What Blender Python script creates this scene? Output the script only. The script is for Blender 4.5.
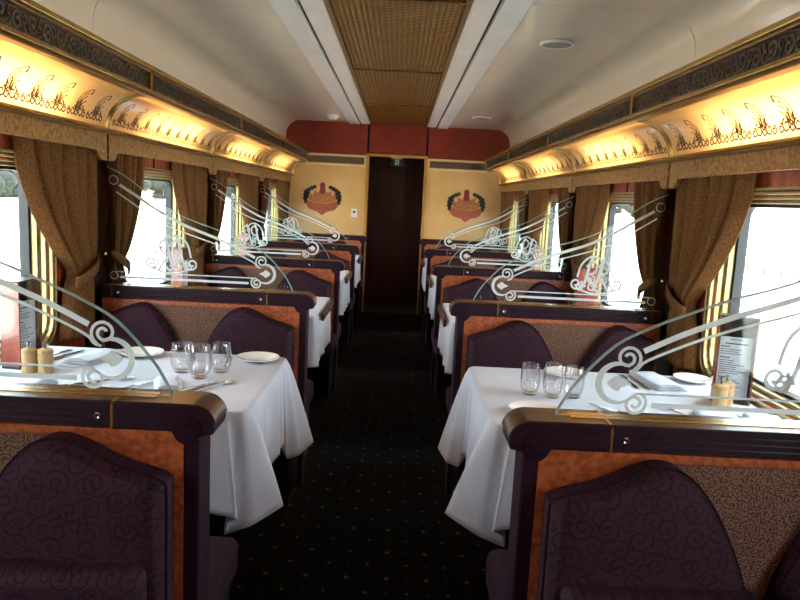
import bpy, bmesh, math, random
from mathutils import Vector, Matrix
random.seed(7)
PI = math.pi
scn = bpy.context.scene
for o in list(bpy.data.objects):
    bpy.data.objects.remove(o, do_unlink=True)
C = scn.collection

# ------------------------------------------------------------------ camera
CAM = Vector((0.0562, 0.0, 1.40))
F_PX, PITCH, YAW, ROLL = 700.0, 0.1420, 0.0074, 0.0502
fw = Vector((math.sin(YAW)*math.cos(PITCH), math.cos(YAW)*math.cos(PITCH), -math.sin(PITCH)))
rt = Vector((math.cos(YAW), -math.sin(YAW), 0)); up = rt.cross(fw)
r2 = rt*math.cos(ROLL)+up*math.sin(ROLL); u2 = -rt*math.sin(ROLL)+up*math.cos(ROLL)
cd = bpy.data.cameras.new('camera'); cam = bpy.data.objects.new('camera', cd); C.objects.link(cam)
cd.sensor_fit = 'HORIZONTAL'; cd.sensor_width = 36.0; cd.lens = 36.0*F_PX/800.0
cd.clip_start = 0.02; cd.clip_end = 800
M = Matrix.Identity(4)
for i in range(3):
    M[i][0] = r2[i]; M[i][1] = u2[i]; M[i][2] = -fw[i]; M[i][3] = CAM[i]
cam.matrix_world = M
scn.camera = cam

# ------------------------------------------------------------------ world, sun, exposure
w = bpy.data.worlds.new('world'); scn.world = w; w.use_nodes = True
bg = w.node_tree.nodes['Background']
bg.inputs[0].default_value = (0.80, 0.90, 1.0, 1); bg.inputs[1].default_value = 14.0
scn.view_settings.view_transform = 'Standard'; scn.view_settings.look = 'None'
scn.view_settings.gamma = 1.0; scn.view_settings.use_curve_mapping = False
scn.view_settings.exposure = 0.0
LAMP_W = 8.5            # lamp behind each cove diffuser

# ------------------------------------------------------------------ materials
def lin(c):
    r = []
    for v in c:
        v = v/255.0
        r.append(v/12.92 if v <= 0.04045 else ((v+0.055)/1.055)**2.4)
    return (r[0], r[1], r[2], 1.0)
def new_mat(name):
    m = bpy.data.materials.new(name); m.use_nodes = True
    nt = m.node_tree; nt.nodes.clear()
    out = nt.nodes.new('ShaderNodeOutputMaterial')
    return m, nt, out
def N(nt, t, **kw):
    n = nt.nodes.new(t)
    for k, v in kw.items():
        setattr(n, k, v)
    return n
def principled(nt, rough=0.5, metal=0.0, coat=0.0, spec=0.5, sheen=0.0):
    p = N(nt, 'ShaderNodeBsdfPrincipled')
    p.inputs['Roughness'].default_value = rough; p.inputs['Metallic'].default_value = metal
    p.inputs['Coat Weight'].default_value = coat; p.inputs['Coat Roughness'].default_value = 0.08
    p.inputs['Specular IOR Level'].default_value = spec; p.inputs['Sheen Weight'].default_value = sheen
    return p
def mat(name, c1, c2=None, scale=20, rough=0.5, metal=0.0, coat=0.0, bump=0.0, bscale=None, stretch=(1,1,1),
        spec=0.5, sheen=0.0, lo=0.35, hi=0.65, detail=4, voronoi=False):
    m, nt, out = new_mat(name)
    p = principled(nt, rough, metal, coat, spec, sheen)
    nt.links.new(p.outputs[0], out.inputs[0])
    tc = N(nt, 'ShaderNodeTexCoord'); mp = N(nt, 'ShaderNodeMapping'); mp.inputs['Scale'].default_value = stretch
    nt.links.new(tc.outputs['Object'], mp.inputs[0])
    if c2 is None: c2 = tuple(v*0.9 for v in c1)
    if voronoi:
        no = N(nt, 'ShaderNodeTexVoronoi'); no.inputs['Scale'].default_value = scale; o = no.outputs['Distance']
    else:
        no = N(nt, 'ShaderNodeTexNoise'); no.inputs['Scale'].default_value = scale; no.inputs['Detail'].default_value = detail; o = no.outputs[0]
    nt.links.new(mp.outputs[0], no.inputs['Vector'])
    cr = N(nt, 'ShaderNodeValToRGB'); cr.color_ramp.elements[0].position = lo; cr.color_ramp.elements[1].position = hi
    cr.color_ramp.elements[0].color = lin(c1); cr.color_ramp.elements[1].color = lin(c2)
    nt.links.new(o, cr.inputs[0]); nt.links.new(cr.outputs[0], p.inputs['Base Color'])
    if bump:
        b = N(nt, 'ShaderNodeBump'); b.inputs['Strength'].default_value = bump; b.inputs['Distance'].default_value = 0.004
        if bscale:
            n2 = N(nt, 'ShaderNodeTexNoise'); n2.inputs['Scale'].default_value = bscale; n2.inputs['Detail'].default_value = 3
            nt.links.new(mp.outputs[0], n2.inputs['Vector']); nt.links.new(n2.outputs[0], b.inputs['Height'])
        else:
            nt.links.new(o, b.inputs['Height'])
        nt.links.new(b.outputs[0], p.inputs['Normal'])
    return m
def math_n(nt, op, a, b=None, c=None):
    n = N(nt, 'ShaderNodeMath', operation=op)
    for i, v in enumerate((a, b, c)):
        if v is None: continue
        if isinstance(v, (int, float)): n.inputs[i].default_value = v
        else: nt.links.new(v, n.inputs[i])
    return n.outputs[0]

MT = {}
MT['ceiling'] = mat('gloss_cream_laminate', (240,226,204), (235,220,197), 3, rough=0.3, coat=0.9, spec=0.5)
MT['ceiling'].node_tree.nodes['Principled BSDF'].inputs['Coat Roughness'].default_value = 0.07
MT['strip'] = mat('pale_grey_strip', (226,222,216), (218,214,208), 5, rough=0.3, coat=0.3)
MT['groove'] = mat('dark_groove', (30,28,28), (24,22,22), 10, rough=0.7)
MT['brass'] = mat('brass', (188,150,80), (176,138,70), 8, rough=0.27, metal=0.75)
MT['brass_dark'] = mat('aged_brass', (134,100,48), (120,88,40), 8, rough=0.36, metal=0.7)
MT['framebrass'] = mat('pale_brass', (178,160,106), (166,148,96), 8, rough=0.3, metal=0.55)
MT['framebrass_dark'] = mat('olive_brass', (112,96,56), (100,84,48), 8, rough=0.4, metal=0.5)
MT['chrome'] = mat('brushed_steel', (190,190,192), (170,170,172), 60, rough=0.22, metal=1.0)
MT['rail'] = mat('dark_plum_lacquer', (46,19,35), (33,13,25), 14, rough=0.5, coat=0.06, spec=0.22, stretch=(1,6,6))
MT['railcap'] = mat('golden_brown_finish', (92,56,24), (54,30,13), 16, rough=0.34, coat=0.1, spec=0.35, stretch=(1,5,5))
MT['burl'] = mat('orange_burl', (182,98,52), (138,66,33), 60, rough=0.35, coat=0.3, detail=7, lo=0.4, hi=0.62)
MT['redwood'] = mat('red_brown_veneer', (176,70,32), (124,44,20), 22, rough=0.4, coat=0.2, stretch=(1,1,0.3), detail=6)
MT['redpanel'] = mat('deep_red_laminate', (136,42,20), (122,36,17), 6, rough=0.45)
MT['beige'] = mat('beige_wall_panel', (214,174,112), (204,162,100), 4, rough=0.45)
MT['curtain'] = mat('bronze_damask', (122,82,42), (90,59,30), 120, rough=0.8, spec=0.2, bump=0.15, detail=4)
MT['pelmet'] = mat('gold_damask', (164,124,66), (116,82,40), 70, rough=0.7, bump=0.2, detail=5)
MT['cloth'] = mat('white_linen', (206,212,222), (198,204,215), 8, rough=0.8, bump=0.05, bscale=400)
MT['china'] = mat('white_china', (236,234,226), (230,228,220), 6, rough=0.12, coat=0.5)
MT['paper'] = mat('menu_paper', (172,176,180), (164,168,172), 6, rough=0.7)
MT['ink'] = mat('menu_ink', (70,72,80), (60,62,70), 6, rough=0.8)
MT['holderwood'] = mat('rosewood', (150,74,62), (112,48,42), 20, rough=0.25, coat=0.6, stretch=(1,1,0.2))
MT['dark'] = mat('black_lacquer', (24,18,20), (18,12,14), 20, rough=0.3)
MT['millwood'] = mat('pale_beech', (190,154,106), (166,128,80), 30, rough=0.45, stretch=(1,1,0.1))
MT['doorwood'] = mat('dark_mahogany', (84,26,24), (60,17,17), 18, rough=0.35, coat=0.3, stretch=(1,1,0.15))
MT['plumplain'] = mat('plum_upholstery', (40,20,33), (31,15,26), 90, rough=0.85, spec=0.2)
MT['vestfloor'] = mat('grey_brown_mat', (70,56,48), (58,46,40), 60, rough=0.9)
MT['plasticw'] = mat('white_plastic', (226,222,212), (220,216,206), 5, rough=0.35)
MT['grille'] = mat('grey_grille', (158,150,140), (138,130,122), 90, rough=0.5)
MT['signgreen'] = mat('dark_green_sign', (14,40,26), (10,32,22), 10, rough=0.4)
MT['ruby'] = mat('ruby_paint', (134,26,50), (108,18,40), 30, rough=0.5)
MT['leafp'] = mat('dark_green_paint', (38,40,24), (24,28,16), 40, rough=0.5)
MT['shieldp'] = mat('russet_paint', (158,80,42), (136,62,32), 40, rough=0.5)
MT['goldp2'] = mat('tan_paint', (176,108,54), (150,84,40), 40, rough=0.5)
MT['goldp'] = mat('old_gold_paint', (188,128,54), (160,100,40), 50, rough=0.5)
MT['print'] = mat('sepia_print', (84,50,22), (66,38,16), 20, rough=0.7)
MT['frieze'] = mat('dark_bronze', (58,44,32), (44,32,24), 40, rough=0.4, metal=0.3, bump=0.3)
MT['friezescroll'] = mat('grey_bronze', (112,96,78), (90,76,60), 60, rough=0.35, metal=0.5)
def frost_mat():
    m, nt, out = new_mat('frosted_etching')
    tl = N(nt, 'ShaderNodeBsdfTranslucent'); tl.inputs[0].default_value = lin((226,234,234))
    df = N(nt, 'ShaderNodeBsdfDiffuse'); df.inputs[0].default_value = lin((222,230,230))
    m1 = N(nt, 'ShaderNodeMixShader'); m1.inputs[0].default_value = 0.55
    nt.links.new(tl.outputs[0], m1.inputs[1]); nt.links.new(df.outputs[0], m1.inputs[2]); nt.links.new(m1.outputs[0], out.inputs[0])
    return m
MT['frost'] = frost_mat()
MT['greenglass'] = mat('glass_edge_highlight', (170,196,190), (150,184,176), 30, rough=0.15)
MT['rubber'] = mat('black_gasket', (24,26,30), (18,20,24), 20, rough=0.5)
MT['ground'] = mat('dry_pale_ground', (234,228,212), (212,206,184), 0.12, rough=0.95, detail=6)
MT['leaf'] = mat('gum_leaves', (48,55,42), (27,33,23), 1.5, rough=0.9, detail=6)
MT['bark'] = mat('gum_bark', (120,106,90), (96,84,70), 8, rough=0.9)
MT['hill'] = mat('grey_green_hill', (54,61,50), (40,47,36), 0.1, rough=1.0)  # left hill, dull dark grey-green all over
MT['hillpale'] = mat('haze_paled_hill', (180,176,160), (160,158,140), 0.1, rough=1.0)  # right hill: haze and glare are put into this paler colour
MT['goldtrim'] = mat('pale_gold_trim', (226,198,140), (212,182,124), 8, rough=0.35)
MT['doorgold'] = mat('gold_door_frame', (190,144,66), (172,126,54), 8, rough=0.35, metal=0.15)
MT['friezepale'] = mat('grey_bronze_band', (118,100,82), (96,80,64), 60, rough=0.45, metal=0.2)
MT['shed'] = mat('pink_painted_boards', (176,120,108), (160,104,94), 2, rough=0.8)
MT['lightblock'] = mat('outer_shell', (90,88,86), (80,78,76), 4, rough=0.6)

def schlick(nt, f0=0.04):
    lw = N(nt, 'ShaderNodeLayerWeight'); lw.inputs[0].default_value = 0.5
    return math_n(nt, 'ADD', math_n(nt, 'MULTIPLY', math_n(nt, 'POWER', lw.outputs['Facing'], 4.0), 1-f0), f0)
def glass_mat(name, tint, gloss=0.12, rough=0.02):
    m, nt, out = new_mat(name)
    tr = N(nt, 'ShaderNodeBsdfTransparent'); tr.inputs[0].default_value = tint
    gl = N(nt, 'ShaderNodeBsdfGlossy'); gl.inputs['Roughness'].default_value = rough
    k = math_n(nt, 'MULTIPLY', schlick(nt), gloss)
    k = math_n(nt, 'MINIMUM', k, 0.9)
    mx = N(nt, 'ShaderNodeMixShader'); nt.links.new(k, mx.inputs[0])
    nt.links.new(tr.outputs[0], mx.inputs[1]); nt.links.new(gl.outputs[0], mx.inputs[2])
    nt.links.new(mx.outputs[0], out.inputs[0])
    return m
MT['pane'] = glass_mat('window_glass', (0.97,0.98,0.98,1), 0.7)
MT['screen'] = glass_mat('screen_glass', (0.93,0.97,0.96,1), 0.9)
MT['tumbler'] = glass_mat('tumbler_glass', (0.985,0.988,0.99,1), 3.0)

def diffuser_mat():
    m, nt, out = new_mat('opal_diffuser')
    tl = N(nt, 'ShaderNodeBsdfTranslucent'); tl.inputs[0].default_value = lin((250,214,150))
    df = N(nt, 'ShaderNodeBsdfDiffuse'); df.inputs[0].default_value = lin((214,190,150))
    gl = N(nt, 'ShaderNodeBsdfGlossy'); gl.inputs['Roughness'].default_value = 0.12
    m1 = N(nt, 'ShaderNodeMixShader'); m1.inputs[0].default_value = 0.35
    nt.links.new(tl.outputs[0], m1.inputs[1]); nt.links.new(df.outputs[0], m1.inputs[2])
    m2 = N(nt, 'ShaderNodeMixShader'); nt.links.new(schlick(nt), m2.inputs[0])
    nt.links.new(m1.outputs[0], m2.inputs[1]); nt.links.new(gl.outputs[0], m2.inputs[2])
    nt.links.new(m2.outputs[0], out.inputs[0])
    return m
MT['diffuser'] = diffuser_mat()

def plum_scroll():
    m, nt, out = new_mat('plum_scroll_fabric')
    p = principled(nt, 0.75, spec=0.25); nt.links.new(p.outputs[0], out.inputs[0])
    tc = N(nt, 'ShaderNodeTexCoord'); mp = N(nt, 'ShaderNodeMapping'); mp.inputs['Rotation'].default_value = (PI/2, 0, 0)
    nt.links.new(tc.outputs['Object'], mp.inputs[0])
    sx = N(nt, 'ShaderNodeSeparateXYZ'); nt.links.new(mp.outputs[0], sx.inputs[0])
    cx = N(nt, 'ShaderNodeCombineXYZ'); nt.links.new(sx.outputs[0], cx.inputs[0]); nt.links.new(sx.outputs[1], cx.inputs[1])
    def layer(scale, off, rad, wd):
        ad = N(nt, 'ShaderNodeVectorMath', operation='MULTIPLY_ADD'); nt.links.new(cx.outputs[0], ad.inputs[0]); ad.inputs[1].default_value = (scale,)*3; ad.inputs[2].default_value = (off, off*0.7, 0)
        vo = N(nt, 'ShaderNodeTexVoronoi', voronoi_dimensions='2D'); vo.inputs['Scale'].default_value = 1.0; vo.inputs['Randomness'].default_value = 0.55
        nt.links.new(ad.outputs[0], vo.inputs['Vector'])
        df = N(nt, 'ShaderNodeVectorMath', operation='SUBTRACT'); nt.links.new(ad.outputs[0], df.inputs[0]); nt.links.new(vo.outputs['Position'], df.inputs[1])
        s2 = N(nt, 'ShaderNodeSeparateXYZ'); nt.links.new(df.outputs[0], s2.inputs[0])
        cc = N(nt, 'ShaderNodeSeparateColor'); nt.links.new(vo.outputs['Color'], cc.inputs[0])
        flip = math_n(nt, 'SUBTRACT', math_n(nt, 'MULTIPLY', math_n(nt, 'GREATER_THAN', cc.outputs[1], 0.5), 2.0), 1.0)
        ang = math_n(nt, 'DIVIDE', math_n(nt, 'ARCTAN2', s2.outputs[1], math_n(nt, 'MULTIPLY', s2.outputs[0], flip)), 2*PI)
        d = vo.outputs['Distance']
        sp = math_n(nt, 'FRACT', math_n(nt, 'ADD', math_n(nt, 'MULTIPLY', d, 3.6), math_n(nt, 'ADD', ang, math_n(nt, 'ADD', cc.outputs[0], 1.0))))
        ln = math_n(nt, 'LESS_THAN', math_n(nt, 'ABSOLUTE', math_n(nt, 'SUBTRACT', sp, 0.5)), wd)
        return math_n(nt, 'MULTIPLY', ln, math_n(nt, 'LESS_THAN', d, rad))
    k = math_n(nt, 'MAXIMUM', layer(17.0, 0.0, 0.50, 0.09), layer(17.0, 9.37, 0.42, 0.08))
    mx = N(nt, 'ShaderNodeMix', data_type='RGBA'); nt.links.new(k, mx.inputs[0])
    mx.inputs[6].default_value = lin((54,25,40)); mx.inputs[7].default_value = lin((21,9,16))
    nt.links.new(mx.outputs[2], p.inputs['Base Color'])
    return m
MT['plum'] = plum_scroll()

def speckle():
    m, nt, out = new_mat('brown_speckle_fabric')
    p = principled(nt, 0.85, sheen=0.2); nt.links.new(p.outputs[0], out.inputs[0])
    tc = N(nt, 'ShaderNodeTexCoord')
    vo = N(nt, 'ShaderNodeTexNoise'); vo.inputs['Scale'].default_value = 260; vo.inputs['Detail'].default_value = 2
    nt.links.new(tc.outputs['Object'], vo.inputs['Vector'])
    cr = N(nt, 'ShaderNodeValToRGB'); cr.color_ramp.elements[0].position = 0.46; cr.color_ramp.elements[1].position = 0.54
    cr.color_ramp.elements[0].color = lin((54,32,32)); cr.color_ramp.elements[1].color = lin((142,104,78))
    nt.links.new(vo.outputs[0], cr.inputs[0]); nt.links.new(cr.outputs[0], p.inputs['Base Color'])
    return m
MT['speckle'] = speckle()

def carpet():
    m, nt, out = new_mat('black_carpet_gold_diamonds')
    p = principled(nt, 0.95, spec=0.1); nt.links.new(p.outputs[0], out.inputs[0])
    tc = N(nt, 'ShaderNodeTexCoord'); sx = N(nt, 'ShaderNodeSeparateXYZ'); nt.links.new(tc.outputs['Object'], sx.inputs[0])
    def grid(ox, oy, per, size):
        u = math_n(nt, 'SUBTRACT', math_n(nt, 'FRACT', math_n(nt, 'ADD', math_n(nt, 'DIVIDE', sx.outputs[0], per), ox+40)), 0.5)
        v = math_n(nt, 'SUBTRACT', math_n(nt, 'FRACT', math_n(nt, 'ADD', math_n(nt, 'DIVIDE', sx.outputs[1], per*1.3), oy+40)), 0.5)
        s = math_n(nt, 'ADD', math_n(nt, 'ABSOLUTE', u), math_n(nt, 'MULTIPLY', math_n(nt, 'ABSOLUTE', v), 1.1))
        return math_n(nt, 'LESS_THAN', s, size)
    g = math_n(nt, 'MAXIMUM', grid(0, 0, 0.15, 0.075), grid(0.5, 0.5, 0.15, 0.055))
    g2 = math_n(nt, 'MAXIMUM', grid(0.5, 0, 0.15, 0.035), grid(0, 0.5, 0.15, 0.035))
    no = N(nt, 'ShaderNodeTexNoise'); no.inputs['Scale'].default_value = 9; nt.links.new(tc.outputs['Object'], no.inputs['Vector'])
    k = math_n(nt, 'MULTIPLY', math_n(nt, 'MAXIMUM', g, math_n(nt, 'MULTIPLY', g2, 0.6)), math_n(nt, 'MULTIPLY', no.outputs[0], 1.2))
    n2 = N(nt, 'ShaderNodeTexNoise'); n2.inputs['Scale'].default_value = 300; nt.links.new(tc.outputs['Object'], n2.inputs['Vector'])
    base = N(nt, 'ShaderNodeMix', data_type='RGBA'); nt.links.new(n2.outputs[0], base.inputs[0])
    base.inputs[6].default_value = lin((9,9,11)); base.inputs[7].default_value = lin((24,22,24))
    mx = N(nt, 'ShaderNodeMix', data_type='RGBA'); nt.links.new(k, mx.inputs[0])
    nt.links.new(base.outputs[2], mx.inputs[6]); mx.inputs[7].default_value = lin((122,104,72))
    nt.links.new(mx.outputs[2], p.inputs['Base Color'])
    b = N(nt, 'ShaderNodeBump'); b.inputs['Strength'].default_value = 0.3; b.inputs['Distance'].default_value = 0.003
    nt.links.new(n2.outputs[0], b.inputs['Height']); nt.links.new(b.outputs[0], p.inputs['Normal'])
    return m
MT['carpet'] = carpet()

def embossed():
    m, nt, out = new_mat('embossed_bronze_panel')
    p = principled(nt, 0.3, metal=0.75); nt.links.new(p.outputs[0], out.inputs[0])
    tc = N(nt, 'ShaderNodeTexCoord'); sx = N(nt, 'ShaderNodeSeparateXYZ'); nt.links.new(tc.outputs['Object'], sx.inputs[0])
    def wv(o, per, ph=0.0):
        return math_n(nt, 'SINE', math_n(nt, 'ADD', math_n(nt, 'MULTIPLY', o, 2*PI/per), ph))
    a = math_n(nt, 'ADD', sx.outputs[0], sx.outputs[1]); b = math_n(nt, 'SUBTRACT', sx.outputs[0], sx.outputs[1])
    h = math_n(nt, 'ADD', math_n(nt, 'MULTIPLY', wv(a, 0.055), wv(b, 0.055)), math_n(nt, 'MULTIPLY', math_n(nt, 'MULTIPLY', wv(sx.outputs[0], 0.03), wv(sx.outputs[1], 0.03)), 0.5))
    cr = N(nt, 'ShaderNodeValToRGB'); cr.color_ramp.elements[0].position = 0.2; cr.color_ramp.elements[1].position = 0.9
    cr.color_ramp.elements[0].color = lin((104,68,16)); cr.color_ramp.elements[1].color = lin((164,116,36))
    nt.links.new(math_n(nt, 'ADD', math_n(nt, 'MULTIPLY', h, 0.33), 0.5), cr.inputs[0])
    nt.links.new(cr.outputs[0], p.inputs['Base Color'])
    bp = N(nt, 'ShaderNodeBump'); bp.inputs['Strength'].default_value = 0.8; bp.inputs['Distance'].default_value = 0.006
    nt.links.new(h, bp.inputs['Height']); nt.links.new(bp.outputs[0], p.inputs['Normal'])
    return m
MT['embossed'] = embossed()

# ------------------------------------------------------------------ mesh helpers
class MB:
    def __init__(s): s.v = []; s.f = []
    def add(s, vs, fs):
        b = len(s.v); s.v += [tuple(v) for v in vs]; s.f += [tuple(i+b for i in f) for f in fs]; return s
    def box(s, x0, x1, y0, y1, z0, z1):
        return s.add([(x0,y0,z0),(x1,y0,z0),(x1,y1,z0),(x0,y1,z0),(x0,y0,z1),(x1,y0,z1),(x1,y1,z1),(x0,y1,z1)],
              [(0,3,2,1),(4,5,6,7),(0,1,5,4),(1,2,6,5),(2,3,7,6),(3,0,4,7)])
    def prism(s, pts, a0, a1, axis='y'):
        """outline pts (2D) extruded along axis: y -> (u,.,v) ; x -> (.,u,v) ; z -> (u,v,.)"""
        n = len(pts)
        def P(p, a):
            if axis == 'y': return (p[0], a, p[1])
            if axis == 'x': return (a, p[0], p[1])
            return (p[0], p[1], a)
        vs = [P(p, a0) for p in pts]+[P(p, a1) for p in pts]
        fs = [tuple(range(n)), tuple(range(2*n-1, n-1, -1))]
        fs += [(i, (i+1) % n, n+(i+1) % n, n+i) for i in range(n)]
        return s.add(vs, fs)
    def sheet(s, prof, a0, a1):
        """open profile (x,z) swept along y"""
        n = len(prof)
        return s.add([(p[0],a0,p[1]) for p in prof]+[(p[0],a1,p[1]) for p in prof], [(i,i+1,n+i+1,n+i) for i in range(n-1)])
    def lathe(s, prof, cx=0, cy=0, seg=24, closed=False):
        n = len(prof); vs = []; fs = []
        for k in range(seg):
            a = 2*PI*k/seg
            for r, z in prof: vs.append((cx+r*math.cos(a), cy+r*math.sin(a), z))
        for k in range(seg):
            j = (k+1) % seg
            for i in range(n-1): fs.append((k*n+i, j*n+i, j*n+i+1, k*n+i+1))
        return s.add(vs, fs)
    def tube(s, pts, r, seg=8, cap=True):
        pts = [Vector(p) for p in pts]; n = len(pts); vs = []; fs = []
        for i, p in enumerate(pts):
            t = (pts[min(i+1,n-1)]-pts[max(i-1,0)]).normalized()
            a = Vector((0,0,1)) if abs(t.z) < 0.9 else Vector((1,0,0))
            u = t.cross(a).normalized(); v = t.cross(u).normalized()
            rr = r[i] if isinstance(r, (list,tuple)) else r
            for k in range(seg):
                g = 2*PI*k/seg; vs.append(p+u*(rr*math.cos(g))+v*(rr*math.sin(g)))
        for i in range(n-1):
            for k in range(seg):
                j = (k+1) % seg; fs.append((i*seg+k, i*seg+j, (i+1)*seg+j, (i+1)*seg+k))
        if cap: fs.append(tuple(range(seg-1,-1,-1))); fs.append(tuple((n-1)*seg+k for k in range(seg)))
        return s.add(vs, fs)
    def ribbon(s, pts, wd, fn, th=0.0008):
        """flat ribbon through 2D points; fn maps (u,v,h) to 3D, h = height above the surface"""
        n = len(pts); L = []; R = []
        for i, p in enumerate(pts):
            a = pts[max(i-1,0)]; b = pts[min(i+1,n-1)]
            dx, dy = b[0]-a[0], b[1]-a[1]; d = math.hypot(dx,dy) or 1
            ww = (wd[i] if isinstance(wd,(list,tuple)) else wd)/2
            L.append((p[0]-dy/d*ww, p[1]+dx/d*ww)); R.append((p[0]+dy/d*ww, p[1]-dx/d*ww))
        vs = [fn(q[0],q[1],h) for h in (0,th) for side in (L,R) for q in side]
        fs = []
        for i in range(n-1):
            fs += [(2*n+i,2*n+i+1,3*n+i+1,3*n+i),(i,i+1,2*n+i+1,2*n+i),(n+i+1,n+i,3*n+i,3*n+i+1)]
        return s.add(vs, fs)
    def build(s, name, m, parent=None, smooth=False, bevel=0, seg=2, fix=True, sharp=40, solid=0):
        me = bpy.data.meshes.new(name); me.from_pydata(s.v, [], s.f)
        if fix:
            bm = bmesh.new(); bm.from_mesh(me); bmesh.ops.recalc_face_normals(bm, faces=bm.faces); bm.to_mesh(me); bm.free()
        me.materials.append(MT[m] if isinstance(m, str) else m)
        if smooth:
            for p in me.polygons: p.use_smooth = True
            if sharp: me.set_sharp_from_angle(angle=math.radians(sharp))
        o = bpy.data.objects.new(name, me); C.objects.link(o)
        if parent: o.parent = parent
        if solid:
            md = o.modifiers.new('solid','SOLIDIFY'); md.thickness = solid; md.offset = 0
        if bevel:
            md = o.modifiers.new('bevel','BEVEL'); md.width = bevel; md.segments = seg; md.limit_method = 'ANGLE'; md.angle_limit = math.radians(35)
        return o
def tag(o, label, cat, group=None):
    o['label'] = label; o['category'] = cat
    if group: o['group'] = group
    return o
def thing(name, label, cat, loc=(0,0,0), rz=0, group=None):
    o = bpy.data.objects.new(name, None); C.objects.link(o); o.location = loc; o.rotation_euler = (0,0,rz)
    o.empty_display_size = 0.1
    return tag(o, label, cat, group)
def struct(o):
    o['kind'] = 'structure'; return o
def sempty(name, loc=(0,0,0)):
    o = bpy.data.objects.new(name, None); C.objects.link(o); o.location = loc; o.empty_display_size = 0.1
    return struct(o)
def copy_tree(o, parent=None):
    c = o.copy(); C.objects.link(c); c.parent = parent
    for ch in list(o.children): copy_tree(ch, c)
    return c
def arc(cx, cz, r, a0, a1, n=8):
    return [(cx+r*math.cos(math.radians(a0+(a1-a0)*i/n)), cz+r*math.sin(math.radians(a0+(a1-a0)*i/n))) for i in range(n+1)]
def spiral(cx, cy, r0, r1, a0, turns, n=26):
    return [(cx+(r0+(r1-r0)*i/n)*math.cos(a0+turns*2*PI*i/n), cy+(r0+(r1-r0)*i/n)*math.sin(a0+turns*2*PI*i/n)) for i in range(n+1)]
def smooth_pts(pts, n=6):
    out = []; m = len(pts)
    for i in range(m-1):
        p0 = pts[max(i-1,0)]; p1 = pts[i]; p2 = pts[i+1]; p3 = pts[min(i+2,m-1)]
        for k in range(n):
            t = k/n
            out.append(tuple(0.5*((2*p1[d])+(-p0[d]+p2[d])*t+(2*p0[d]-5*p1[d]+4*p2[d]-p3[d])*t*t+(-p0[d]+3*p1[d]-3*p2[d]+p3[d])*t**3) for d in range(2)))
    out.append(tuple(pts[-1])); return out

# ------------------------------------------------------------------ layout constants
Y0, S = 1.453, 1.7625                 # front of first divider, bay pitch
def YD(k): return Y0+S*k
def YJ(k): return Y0-0.05+S*k         # wall joints
WALL = 1.36; YEND = 8.60; YBACK = -0.80
BAYS = (-1, 0, 1, 2, 3)
SIDE = {-1: 'left', 1: 'right'}
ORD = {-1: 'beside the camera', 0: 'nearest the camera', 1: 'second from the camera', 2: 'third from the camera', 3: 'farthest, by the end wall'}

# ------------------------------------------------------------------ floor, light-blocking shell
f = MB().box(-1.46, 1.46, YBACK, YEND, -0.12, 0.0).build('floor', 'carpet'); struct(f)
r = MB(); r.box(-1.60, 1.60, YBACK-0.1, YEND+1.6, 2.36, 2.42); r.box(1.46, 1.50, YBACK-0.1, YEND+1.6, 1.62, 2.36); r.box(-1.50, -1.46, YBACK-0.1, YEND+1.6, 1.62, 2.36)
struct(r.build('trim_light_block_shell', 'lightblock'))  # unseen roof and side boxes added to keep sky light out

# ------------------------------------------------------------------ ceiling
ceil = sempty('ceiling', (0, 3, 2.285))
def cb(mb, name, m, **kw):
    o = mb.build(name, m, None, **kw); o.parent = ceil; o.location = (0, -3, -2.285); return o
edges_y = [YBACK]+[YD(k)+0.04 for k in range(0, 4)]+[YEND]
for sg in (-1, 1):
    prof = [(1.352,1.90),(1.345,2.06)]+arc(1.175,2.115,0.17,0,90,10)+[(0.58,2.285)]
    for i in range(len(edges_y)-1):
        mb = MB(); a, b = edges_y[i]+0.0025, edges_y[i+1]-0.0025
        back = [(1.358,1.90),(1.351,2.06)]+arc(1.175,2.115,0.176,0,90,10)+[(0.58,2.291)]
        mb.prism([(sg*p[0],p[1]) for p in prof]+[(sg*p[0],p[1]) for p in reversed(back)], a, b)
        cb(mb, 'ceiling_panel', 'ceiling', smooth=True)
    cb(MB().box(*sorted((sg*0.465,sg*0.59)), YBACK, YEND, 2.268, 2.30), 'side_strip', 'strip', bevel=0.004)
    cb(MB().box(*sorted((sg*0.33,sg*0.448)), YBACK, YEND, 2.276, 2.30), 'side_strip', 'strip', bevel=0.003)
    cb(MB().box(*sorted((sg*0.440,sg*0.475)), YBACK, YEND, 2.296, 2.304), 'groove', 'groove')
    cb(MB().box(*sorted((sg*0.305,sg*0.335)), YBACK, YEND, 2.268, 2.30), 'edge_moulding', 'brass_dark', bevel=0.004)
    for i in range(len(edges_y)-1):
        cb(MB().box(*sorted((sg*0.165,sg*0.178)), edges_y[i]+0.012, edges_y[i+1]-0.012, 2.275, 2.284), 'bead_rib', 'brass_dark', bevel=0.003)
for i in range(len(edges_y)-1):
    cb(MB().box(-0.306, 0.306, edges_y[i]+0.008, edges_y[i+1]-0.008, 2.281, 2.30), 'embossed_panel', 'embossed')
    if i: cb(MB().box(-0.306, 0.306, edges_y[i]-0.014, edges_y[i]+0.014, 2.272, 2.30), 'cross_bar', 'brass_dark', bevel=0.004)
cb(MB().box(-1.37, 1.37, YBACK, YEND, 2.305, 2.33), 'backing', 'groove')

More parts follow.
